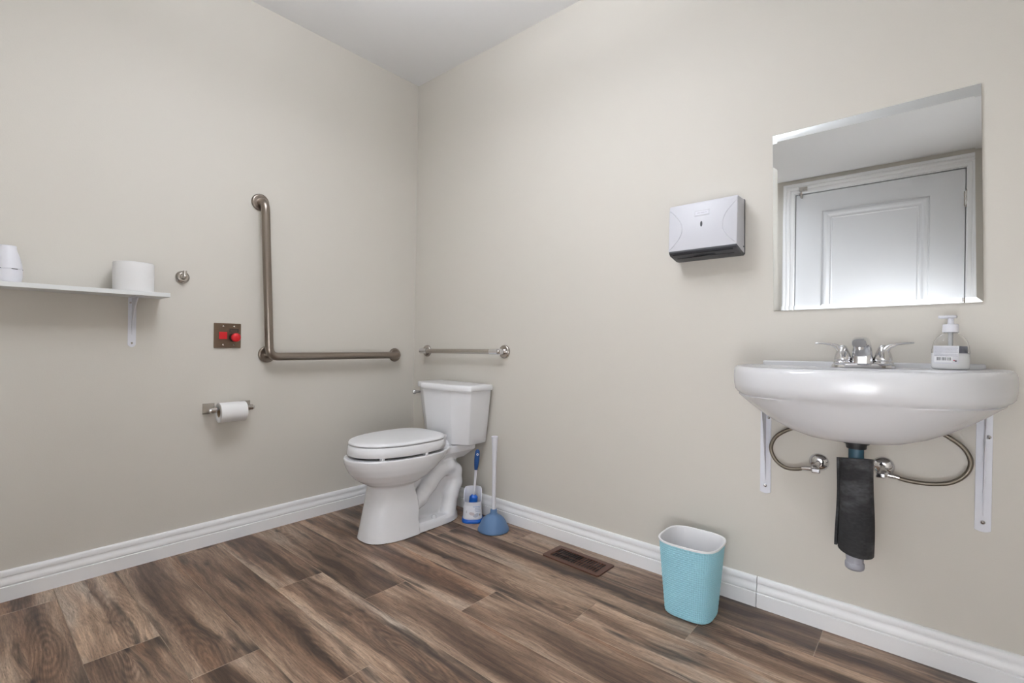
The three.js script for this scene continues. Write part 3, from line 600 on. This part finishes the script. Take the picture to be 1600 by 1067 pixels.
// ------------------------------------------------------------------ waste bin
const binAqua = mat(152, 203, 217, { roughness: 0.45 });
{
  const b = thing('waste_bin', 'aqua woven pattern waste bin with a white inside, by the wall', 'waste bin', [1.851, 0, 0.200]);
  b.rotation.y = 0.02;
  const NX = 672, NY = 272, H = 0.258, pos = [], idx = [];
  const out = (t, s) => { const p = 3.3, c = Math.cos(t), q = Math.sin(t); return [s * Math.sign(c) * Math.abs(c) ** (2 / p), s * 0.98 * Math.sign(q) * Math.abs(q) ** (2 / p)]; };
  // equal arc steps round the outline
  const samp = []; { const K = 4000; let L = 0, last = out(0, 1); const acc = [0]; for (let i = 1; i <= K; i++) { const c = out(-i / K * 2 * Math.PI, 1); L += Math.hypot(c[0] - last[0], c[1] - last[1]); acc.push(L); last = c; } let j = 0; for (let i = 0; i <= NX; i++) { while (j < K && acc[j] < L * i / NX) j++; samp.push(out(-j / K * 2 * Math.PI, 1)); } }
  const size = y => 0.079 + 0.021 * (y / H);
  for (let j = 0; j <= NY; j++) for (let i = 0; i <= NX; i++) {
    const y = H * 0.98 * j / NY, [ux, uz] = samp[i % NX];
    const cx = i / NX * 84, cy = y / H * 34, ci = Math.floor(cx), cj = Math.floor(cy), fx = cx - ci, fy = cy - cj;
    const up = ((ci + cj) & 1) === 0;
    let bump = up ? Math.sin(Math.PI * fx) ** 0.8 * (0.55 + 0.45 * Math.sin(Math.PI * fy)) : Math.sin(Math.PI * fy) ** 0.8 * (0.35 + 0.4 * Math.sin(Math.PI * fx));
    const edge = Math.min(1, j / 6, (NY - j) / 4); bump *= Math.max(0, edge);
    let s = size(y) + 0.0028 * bump; if (j < 5) s -= 0.004 * (1 - j / 5) ** 2;
    pos.push(ux * s, y, uz * s);
  }
  for (let j = 0; j < NY; j++) for (let i = 0; i < NX; i++) { const a = j * (NX + 1) + i, c = a + NX + 1; idx.push(a, a + 1, c + 1, a, c + 1, c); }
  const g = new THREE.BufferGeometry(); g.setAttribute('position', new THREE.Float32BufferAttribute(pos, 3)); g.setIndex(idx); g.computeVertexNormals();
  mesh('body', g, binAqua, b);
  const R = (s, y) => superRing(0, y, 0, s, s * 0.98, 3.3, 96), so = size(H);
  mesh('liner', loft([R(so - 0.002, H * 0.977), R(so + 0.004, H * 0.977), R(so + 0.005, H - 0.003), R(so + 0.0042, H), R(so + 0.002, H + 0.0008), R(so - 0.0015, H - 0.001), R(so - 0.004, H * 0.94), R(size(0.12) - 0.004, 0.12), R(size(0.004) - 0.004, 0.006)], false, true), mat(238, 238, 240, { roughness: 0.35 }), b);
  mesh('bottom', loft([R(0.07, 0.0), R(0.0735, 0.001), R(0.0735, 0.004)]), binAqua, b);
}

// ------------------------------------------------------------------ paper towel dispenser
{
  const d = thing('towel_dispenser', 'white paper towel dispenser with a dark grey slotted underside', 'dispenser', [1.8325, 1.39, 0]);
  d.rotation.z = 0.012;
  const hw = 0.1265, mk = (pts, w, bev) => {                       // side profile (z, y) pulled across x
    const s = new THREE.Shape(); pts.forEach((p, i) => i ? s.lineTo(...p) : s.moveTo(...p));
    const g = new THREE.ExtrudeGeometry(s, { depth: 2 * (w - bev), bevelEnabled: true, bevelSize: bev, bevelThickness: bev, bevelSegments: 4, bevelOffset: -bev });
    g.translate(0, 0, -(w - bev)); g.rotateY(-Math.PI / 2); g.scale(1, 1, 1);
    return toCreasedNormals(g, 0.6);
  };
  mesh('cover', mk([[0.008, 0.096], [0.086, 0.094], [0.092, 0.085], [0.102, -0.078], [0.1, -0.086], [0.04, -0.1], [0.008, -0.105]], hw, 0.005), M.dispenser, d);
  mesh('back_plate', rbox(2 * hw + 0.002, 0.206, 0.009, 0.003, 0, -0.006, 0.005), M.darkGrey, d);
  mesh('base', mk([[0.006, -0.09], [0.1005, -0.082], [0.1005, -0.09], [0.09, -0.1], [0.03, -0.113], [0.006, -0.113]], hw - 0.0015, 0.003), M.darkGrey, d);
  // outlet slot and finger notch under the base
  const tilt = 0.212;
  mesh('outlet_slot', [box(0.21, 0.002, 0.006).rotateX(tilt).translate(0, -0.1072, 0.06), cyl(0.024, 0.024, 0.0024, 0, 0, 0, 28).scale(1.7, 1, 0.7).rotateX(tilt).translate(0, -0.1066, 0.064)], M.black, d);
  mesh('upper_slot', box(0.22, 0.002, 0.004).rotateX(0.5).translate(0, -0.0985, 0.0935), M.black, d);
  const fz = y => 0.092 + (0.085 - y) / 0.163 * 0.01, ft = Math.atan2(0.01, 0.163);
  // moulded arcs on both sides of the front
  for (const s of [-1, 1]) {
    const pts = []; for (let k = 0; k <= 16; k++) { const y = 0.074 - 0.15 * k / 16, q = (k / 16 - 0.5) * 2; pts.push(V(s * (0.121 - 0.046 * (1 - q * q)), y, fz(y) - 0.0004)); }
    mesh('moulded_arc', tube(pts, 0.0022, 40, 8), M.dispenser, d);
  }
  const lab = canvasTex(256, 64, (c, w, h) => { c.fillStyle = '#dcdce4'; c.fillRect(0, 0, w, h); c.fillStyle = '#85868e'; for (let x = 38, i = 0; x < 216; i++) { const ww = 5 + (i * 7 % 6); if (i % 8 !== 5) c.fillRect(x, 27, ww, 9); x += ww + 4; } });
  const pl = mesh('name_badge', rbox(0.056, 0.022, 0.0016, 0.0007, 0, 0, 0).rotateX(-ft).translate(0.001, 0.05, fz(0.05) + 0.0003), M.dispenser, d);
  mesh('print', new THREE.PlaneGeometry(0.05, 0.0125).rotateX(-ft).translate(0.001, 0.05, fz(0.05) + 0.0013), new THREE.MeshStandardMaterial({ map: lab, roughness: 0.5 }), pl);
  mesh('sight_window', new THREE.SphereGeometry(0.5, 24, 14).scale(0.0085, 0.0215, 0.003).rotateX(-ft).translate(-0.001, 0.008, fz(0.008)), M.darkGrey, d);
  mesh('side_pin', cyl(0.003, 0.003, 0.002, 0, 0, 0, 14).rotateZ(Math.PI / 2).translate(hw + 0.0005, -0.082, 0.022), M.darkGrey, d);
}

// ------------------------------------------------------------------ mirror
{
  const m = thing('mirror', 'frameless mirror with slanted edges on the wall above the sink', 'mirror', [2.3235, 1.388, 0]);
  m.rotation.z = 0.0165;
  const w = 0.2695, h = 0.314, b = 0.0145, z1 = 0.0064, z0 = 0.0058;
  const ring = (o, z) => [V(-w + o, -h + o, z), V(w - o, -h + o, z), V(w - o, h - o, z), V(-w + o, h - o, z)];
  const flat = (rings, cap) => { const pos = []; const tri = (a, b, c) => [a, b, c].forEach(p => pos.push(p.x, p.y, p.z)); for (let i = 0; i < rings.length - 1; i++) for (let k = 0; k < 4; k++) { const n = (k + 1) % 4; tri(rings[i][k], rings[i][n], rings[i + 1][n]); tri(rings[i][k], rings[i + 1][n], rings[i + 1][k]); } if (cap) { const r = rings[rings.length - 1]; tri(r[0], r[1], r[2]); tri(r[0], r[2], r[3]); } const g = new THREE.BufferGeometry(); g.setAttribute('position', new THREE.Float32BufferAttribute(pos, 3)); g.computeVertexNormals(); return g; };
  mesh('glass', flat([ring(b, z1), ring(b + 0.0001, z1)], true), M.mirror, m);
  mesh('bevel', flat([ring(0, z0), ring(b, z1)], false), M.mirror, m);
  mesh('edge', flat([ring(0, 0.0008), ring(0, z0)], false), M.mirrorEdge, m);
  mesh('backing', box(2 * w - 0.002, 2 * h - 0.002, 0.003, 0, 0, 0.002), M.greyPlastic, m);
}

// ------------------------------------------------------------------ sink
const SK = [2.317, 0.884], SKT = 0.016;
{
  const s = thing('sink', 'white wall hung ceramic sink with a wide rounded front', 'sink', [SK[0], SK[1], 0]);
  s.rotation.z = SKT;
  const half = [[0.0, 0.462], [0.08, 0.456], [0.16, 0.434], [0.225, 0.395], [0.275, 0.34], [0.312, 0.27], [0.333, 0.195], [0.34, 0.13], [0.336, 0.085], [0.322, 0.045], [0.3, 0.012], [0.292, 0.002]];
  const full = [...half.map(p => [p[0], p[1]])]; const back = []; for (let k = 1; k < 10; k++) back.push([0.292 - 0.584 * k / 10, 0.002]);
  const crv = new THREE.CatmullRomCurve3([...half.map(p => V(p[0], 0, p[1])), ...back.map(p => V(p[0], 0, p[1])), ...half.slice(1).reverse().map(p => V(-p[0], 0, p[1]))], true, 'centripetal');
  const outline = crv.getSpacedPoints(140).slice(0, 140);
  const ring = (y, sx, zb, zf) => outline.map(p => V(p.x * sx, y, zb + p.z / 0.462 * (zf - zb)));
  const inner = (y, f) => outline.map(p => { const a = Math.atan2(p.z - 0.255, p.x * 0.75); return V(0.225 * f * Math.cos(a), y, 0.272 + 0.148 * f * Math.sin(a)); });
  const rings = [
    ring(-0.204, 0.14, 0.2, 0.288), ring(-0.2025, 0.255, 0.185, 0.316), ring(-0.197, 0.378, 0.165, 0.343), ring(-0.183, 0.502, 0.145, 0.369), ring(-0.162, 0.625, 0.128, 0.392), ring(-0.138, 0.735, 0.115, 0.41), ring(-0.117, 0.82, 0.105, 0.424), ring(-0.101, 0.878, 0.098, 0.434), ring(-0.0895, 0.922, 0.09, 0.4405),
    ring(-0.0865, 0.94, 0.03, 0.443), ring(-0.082, 0.968, 0.008, 0.4495), ring(-0.074, 0.987, 0.003, 0.4565), ring(-0.056, 0.997, 0.002, 0.461), ring(-0.036, 1, 0.002, 0.462), ring(-0.018, 0.998, 0.002, 0.461), ring(-0.008, 0.992, 0.0022, 0.458), ring(-0.002, 0.98, 0.003, 0.453), ring(0, 0.965, 0.005, 0.446), ring(-0.0012, 0.945, 0.009, 0.437), ring(-0.003, 0.92, 0.014, 0.428)];
  rings.push(inner(-0.004, 1.0), inner(-0.009, 0.965), inner(-0.03, 0.925), inner(-0.07, 0.83), inner(-0.11, 0.64), inner(-0.128, 0.4), inner(-0.134, 0.1));
  mesh('basin', loft(rings, true, true), M.sinkWhite, s);
  mesh('back_ledge', rbox(0.575, 0.022, 0.016, 0.005, 0, 0.0015, 0.0095), M.sinkWhite, s);
  mesh('drain_ring', lathe([[0, -0.1335], [0.02, -0.132], [0.022, -0.1335]], 28).translate(0, 0.002, 0.272), M.chrome, s);

  // faucet on the deck
  const f = thing('faucet', 'chrome two handle faucet on the sink deck', 'faucet', [SK[0] + 0.009, SK[1] - 0.0023, 0.074]);
  f.rotation.z = SKT;
  mesh('base_plate', loft([superRing(0, 0, 0, 0.081, 0.027, 3.5), superRing(0, 0.006, 0, 0.0805, 0.0265, 3.5), superRing(0, 0.012, 0, 0.075, 0.0225, 3.2), superRing(0, 0.014, 0, 0.068, 0.018, 3)]), M.chrome, f);
  for (const sd of [-1, 1]) {
    const h = mesh('handle', lathe([[0, 0.0], [0.0255, 0.008], [0.0255, 0.015], [0.023, 0.019], [0.0215, 0.0195], [0.0215, 0.0215], [0.0235, 0.022], [0.0225, 0.032], [0.0185, 0.046], [0.014, 0.057], [0.0115, 0.0635], [0.006, 0.069], [0, 0.07]], 36).translate(sd * 0.051, 0, 0), M.chrome, f);
    // lever: flattened tapering sweep out to the side
    const pts = [[0.051, 0.04], [0.056, 0.054], [0.067, 0.0655], [0.084, 0.072], [0.104, 0.0748], [0.124, 0.0755]], hw = [0.016, 0.015, 0.0115, 0.0088, 0.0082, 0.007], hh = [0.014, 0.012, 0.0075, 0.0048, 0.0038, 0.003];
    const rg = pts.map((p, i) => {
      const a = pts[Math.max(0, i - 1)], b = pts[Math.min(pts.length - 1, i + 1)], L = Math.hypot(b[0] - a[0], b[1] - a[1]), nx = -(b[1] - a[1]) / L, ny = (b[0] - a[0]) / L, r = [];
      for (let k = 0; k < 20; k++) { const t = (sd > 0 ? 1 : -1) * k / 20 * Math.PI * 2; const u = Math.cos(t) * hh[i], w = Math.sin(t) * hw[i]; r.push(V(sd * (p[0] + nx * u), p[1] + ny * u, w)); }
      return r;
    });
    mesh('lever', loft(rg), M.chrome, h);
  }
  // spout: rounded rectangular sections along a forward curve
  const sec = [[0.0, 0.0, 0.030, 0.022, 0], [0.03, 0.001, 0.0275, 0.02, 0.02], [0.055, 0.004, 0.0245, 0.018, 0.18], [0.072, 0.014, 0.0225, 0.0165, 0.75], [0.079, 0.035, 0.0215, 0.0155, 1.35], [0.079, 0.06, 0.0208, 0.015, 1.6], [0.076, 0.085, 0.0195, 0.0142, 1.75], [0.074, 0.097, 0.017, 0.012, 1.8]];
  const srg = sec.map(([y, z, w, dp, an]) => { const r = []; for (let k = 0; k < 40; k++) { const t = -k / 40 * Math.PI * 2, c = Math.cos(t), q = Math.sin(t), p = 2.8; const u = w * Math.sign(c) * Math.abs(c) ** (2 / p), v = dp * Math.sign(q) * Math.abs(q) ** (2 / p); r.push(V(u, y - v * Math.sin(an), z + v * Math.cos(an))); } return r; });
  mesh('spout', loft(srg), M.chrome, f);
  mesh('aerator', cyl(0.0105, 0.0115, 0.012, 0, 0.0605, 0.082, 24), M.chrome, f);
  mesh('lift_rod', [rod(V(0, 0.05, -0.017), V(0, 0.09, -0.017), 0.0025), new THREE.SphereGeometry(0.005, 14, 10).translate(0, 0.091, -0.017)], M.chrome, f);

  // soap bottle
  const b = thing('soap_bottle', 'clear pump soap bottle half full of white soap on the sink', 'soap bottle', [2.5275, SK[1] + 0.2 * SKT - 0.002, 0.078]);
  const prof = [[0, 0.001], [0.036, 0.001], [0.0395, 0.003], [0.041, 0.008], [0.0412, 0.03], [0.041, 0.052], [0.0395, 0.066], [0.036, 0.079], [0.03, 0.09], [0.022, 0.0985], [0.0145, 0.103], [0.0135, 0.105], [0.0135, 0.11]];
  const ov = g => { g.scale(1, 1, 0.72); return g; };
  const up = prof.filter(p => p[1] > 0.05), wall = up.slice().reverse().map(([r, y]) => [r - 0.0011, y]);
  mesh('bottle', ov(lathe([[0.0411, 0.046], ...up, ...wall, [0.04, 0.046], [0.0411, 0.046]], 56)), new THREE.MeshPhysicalMaterial({ color: 0xffffff, transmission: 1, roughness: 0.02, thickness: 0.001, ior: 1.35 }), b);
  mesh('liquid_soap', ov(lathe([...prof.filter(p => p[1] < 0.04), [0.0411, 0.0455], [0, 0.0455]], 56)), mat(230, 230, 230, { roughness: 0.2 }), b);
  mesh('dip_tube', cyl(0.0045, 0.0055, 0.066, 0, 0.072, 0, 16), mat(235, 236, 238, { roughness: 0.4 }), b);
  mesh('pump_collar', lathe([[0.0135, 0.104], [0.0175, 0.104], [0.018, 0.106], [0.0175, 0.125], [0.0155, 0.128], [0.009, 0.1285], [0, 0.1285]], 40), M.plastic, b);
  mesh('pump_head', [cyl(0.007, 0.0065, 0.02, 0, 0.137, 0, 20), lathe([[0, 0.1445], [0.011, 0.1445], [0.0135, 0.147], [0.0138, 0.151], [0.012, 0.1525], [0, 0.153]], 32), rbox(0.03, 0.0085, 0.011, 0.003, -0.012, 0.1485, -0.012)], M.plastic, b);
  const lt = canvasTex(256, 192, (c, w, h) => {
    c.fillStyle = '#dddde2'; c.fillRect(0, 0, w, h); c.fillStyle = '#9b9ca6';
    for (let r = 0; r < 8; r++) for (let x = 14, i = 0; x < 236; i++) { const ww = 5 + ((i * 5 + r * 3) % 9); if (r !== 5 || x < 90) c.fillRect(x, 14 + r * 13, ww, 4); x += ww + 4; }
    c.fillStyle = '#f0f0f2'; c.fillRect(14, 116, 184, 62); c.fillStyle = '#3a3b40'; for (let x = 48, i = 0; x < 186; i++) { const ww = 2 + (i * 3 % 4); c.fillRect(x, 124, ww, 32); x += ww + 3 + (i % 7 === 6 ? 8 : 0); }
    c.fillStyle = '#c85060'; c.fillRect(206, 148, 12, 12); c.fillStyle = '#3a2c30'; c.fillRect(218, 154, 18, 12);
  });
  const patch = (a0, a1, y0, y1, r) => { const rr = y => { const o = []; for (let k = 0; k <= 16; k++) { const a = a0 + (a1 - a0) * k / 16; o.push(V(r * Math.sin(a), y, 0.72 * r * Math.cos(a))); } return o; }; return loft([rr(y0), rr((y0 + y1) / 2), rr(y1)], false, false, false); };
  mesh('front_label', patch(-1.05, 0.42, 0.016, 0.0665, 0.0419), new THREE.MeshStandardMaterial({ map: lt, roughness: 0.5, side: THREE.DoubleSide }), b);
  mesh('back_label', patch(Math.PI - 1.1, Math.PI + 0.5, 0.03, 0.066, 0.0418), mat(176, 178, 194, { roughness: 0.5, side: THREE.DoubleSide }), b);
}
// sink brackets
{
  const mk = (x, yTop, yBot, tilt, label) => {
    const b = thing('sink_bracket', label, 'bracket', [x, yTop, 0], 'white sink brackets'); b.rotation.z = tilt;
    const L = yTop - yBot, sh = new THREE.Shape(), w = 0.0165;
    sh.moveTo(-w, 0); sh.lineTo(w, 0); sh.lineTo(w, -L + 0.006); sh.quadraticCurveTo(0, -L - 0.004, -w, -L + 0.006); sh.lineTo(-w, 0);
    const p = new THREE.ExtrudeGeometry(sh, { depth: 0.0025, bevelEnabled: true, bevelSize: 0.0007, bevelThickness: 0.0006, bevelSegments: 2 }); p.translate(0, 0, 0.0012);
    const plate = mesh('wall_plate', p, M.whiteMetal, b);
    mesh('arm', rbox(2 * w, 0.003, 0.085, 0.001, 0, 0.0, 0.0445), M.whiteMetal, b);
    const g = new THREE.Shape(); g.moveTo(0.003, -0.001); g.lineTo(0.085, -0.001); g.quadraticCurveTo(0.05, -0.12, 0.004, -L + 0.045); g.lineTo(0.003, -L + 0.045);
    const gg = new THREE.ExtrudeGeometry(g, { depth: 0.0024, bevelEnabled: false }); gg.rotateY(-Math.PI / 2); gg.translate(0.0012, 0, 0);
    mesh('gusset', gg, M.whiteMetal, b);
    for (const [sx, y] of [[0.009, -0.105], [0, -L + 0.028]]) mesh('screw', lathe([[0, 0], [0.0058, 0], [0.005, 0.003], [0, 0.0045]], 18).rotateX(Math.PI / 2).translate(sx, y, 0.004), M.chrome, plate);
  };
  mk(2.0385, 0.7915, 0.413, 0.004, 'white steel bracket under the left end of the sink');
  mk(2.604, 0.8, 0.423, -0.005, 'white steel bracket under the right end of the sink');
}
// stop valves with braided hoses
{
  const braid = dataTex(64, 64, (i, j) => { const a = Math.sin((i + j) / 64 * Math.PI * 8), b = Math.sin((i - j) / 64 * Math.PI * 8); const v = 127 + 60 * a * b + 60 * Math.max(a, b); return [v, v, v].map(x => Math.max(0, Math.min(255, x))); });
  braid.repeat.set(90, 3);
  const hoseM = mat(132, 124, 112, { metalness: 1, roughness: 0.34, bumpMap: braid, bumpScale: 0.0006 });
  const mk = (x, y, side, pts, label) => {
    const v = thing('stop_valve', label, 'valve', [x, y, 0], 'stop valves with braided hoses');
    mesh('escutcheon', lathe([[0, 0.001], [0.029, 0.001], [0.0295, 0.003], [0.0275, 0.008], [0.021, 0.014], [0.0125, 0.018], [0, 0.019]], 40).rotateX(Math.PI / 2), M.chrome, v);
    mesh('valve_body', [rod(V(0, 0, 0.015), V(side * 0.004, -0.012, 0.05), 0.0088), new THREE.SphereGeometry(0.0135, 20, 14).translate(side * 0.005, -0.014, 0.05), rod(V(side * 0.005, -0.014, 0.05), V(side * 0.022, -0.017, 0.05), 0.009, 0.0085)], M.chrome, v);
    mesh('valve_handle', [rod(V(0.0, -0.014, 0.056), V(-side * 0.002, -0.015, 0.074), 0.005), rbox(0.026, 0.016, 0.01, 0.0045, -side * 0.002, -0.015, 0.078)], M.chrome, v);
    mesh('hose_nut', rod(V(side * 0.02, -0.0165, 0.05), V(side * 0.042, -0.0195, 0.05), 0.0092, 0.0075, 6), M.chrome, v);
    mesh('hose', tube(pts.map(p => V(p[0] - x, p[1] - y, p[2])), 0.0062, 160, 14), hoseM, v);
  };
  mk(2.2035, 0.5535, -1, [[2.165, 0.534, 0.05], [2.145, 0.528, 0.05], [2.11, 0.528, 0.05], [2.08, 0.55, 0.048], [2.066, 0.587, 0.046], [2.078, 0.624, 0.046], [2.11, 0.652, 0.046], [2.16, 0.675, 0.046], [2.22, 0.7, 0.05], [2.27, 0.74, 0.06], [2.276, 0.806, 0.07]], 'chrome stop valve with a braided hose looping left under the sink');
  mk(2.376, 0.5705, 1, [[2.414, 0.55, 0.05], [2.44, 0.546, 0.05], [2.49, 0.547, 0.048], [2.535, 0.56, 0.046], [2.565, 0.59, 0.045], [2.574, 0.625, 0.045], [2.56, 0.66, 0.045], [2.525, 0.69, 0.045], [2.46, 0.72, 0.046], [2.4, 0.75, 0.055], [2.378, 0.81, 0.07]], 'chrome stop valve with a braided hose looping right under the sink');
}
// drain with its foam wrap
{
  const d = thing('sink_drain', 'drain pipe wrapped in black foam hanging under the sink', 'drain', [2.327, 0, 0.235]);
  mesh('nut', [cyl(0.024, 0.026, 0.014, 0, 0.6625, 0, 12), cyl(0.031, 0.031, 0.0095, 0, 0.674, 0, 28)], M.black, d);
  mesh('tailpiece', cyl(0.0185, 0.0185, 0.09, 0, 0.62, 0, 32), M.teal, d);
  mesh('trap_pipe', [cyl(0.019, 0.019, 0.26, 0, 0.465, 0, 28), rod(V(0, 0.46, 0), V(0, 0.46, -0.234), 0.019)], M.greyPlastic, d);
  mesh('cleanout_cap', lathe([[0, 0.312], [0.018, 0.311], [0.022, 0.314], [0.0235, 0.319], [0.0235, 0.329], [0.022, 0.332], [0.0205, 0.333], [0.0215, 0.345], [0.0215, 0.372], [0, 0.372]], 36), M.greyPlastic, d);
  // foam sheet rolled round the pipe, its edge lapping over at the left
  const foamTex = dataTex(256, 256, (i, j) => { const n = fbm(i / 34, j / 30, 5, 4), m = noise(i / 2.5, j / 2.5, 9); const k = 36 + 130 * Math.max(0, n - 0.47) + 12 * (m - 0.5); return [k, k, k * 1.04]; }, true);
  const N = 60, A0 = -2.35, A1 = A0 + Math.PI * 2 + 0.75;
  const sec = (y, sc, dyA) => {
    const o = [], inn = [];
    for (let k = 0; k <= N; k++) {
      const f = k / N, a = A0 + (A1 - A0) * f, r = (0.034 + 0.0095 * f) * sc * (1 + 0.03 * Math.sin(3 * a + y * 20));
      const ly = y + dyA * Math.sin(a + 0.9);
      o.push(V((r + 0.0032) * Math.sin(a) * 1.05, ly, (r + 0.0032) * Math.cos(a) * 0.85)); inn.push(V((r - 0.0032) * Math.sin(a) * 1.05, ly, (r - 0.0032) * Math.cos(a) * 0.85));
    }
    return [...o, ...inn.reverse()];
  };
  const rg = []; const M2 = 24; for (let i = 0; i <= M2; i++) { const f = i / M2; rg.push(sec(0.362 + (0.626 - 0.362) * f, 1.0 - 0.09 * f + 0.02 * Math.sin(f * 7), -0.008 * (1 - f) + 0.006 * f)); }
  // cap the two ends with a strip between the outer and inner line
  const body = loft(rg, false, false);
  const strip = (r, flip) => { const n = r.length, pos = []; for (let k = 0; k < n / 2 - 1; k++) { const a = r[k], b = r[k + 1], c = r[n - 2 - k], e = r[n - 1 - k]; for (const p of flip ? [a, c, b, a, e, c] : [a, b, c, a, c, e]) pos.push(p.x, p.y, p.z); } const g = new THREE.BufferGeometry(); g.setAttribute('position', new THREE.Float32BufferAttribute(pos, 3)); g.computeVertexNormals(); return g; };
  mesh('foam_wrap', [body, strip(rg[0], false), strip(rg[M2], true)], new THREE.MeshStandardMaterial({ map: foamTex, roughness: 0.85, side: THREE.DoubleSide }), d);
}

renderer.render(scene, camera);
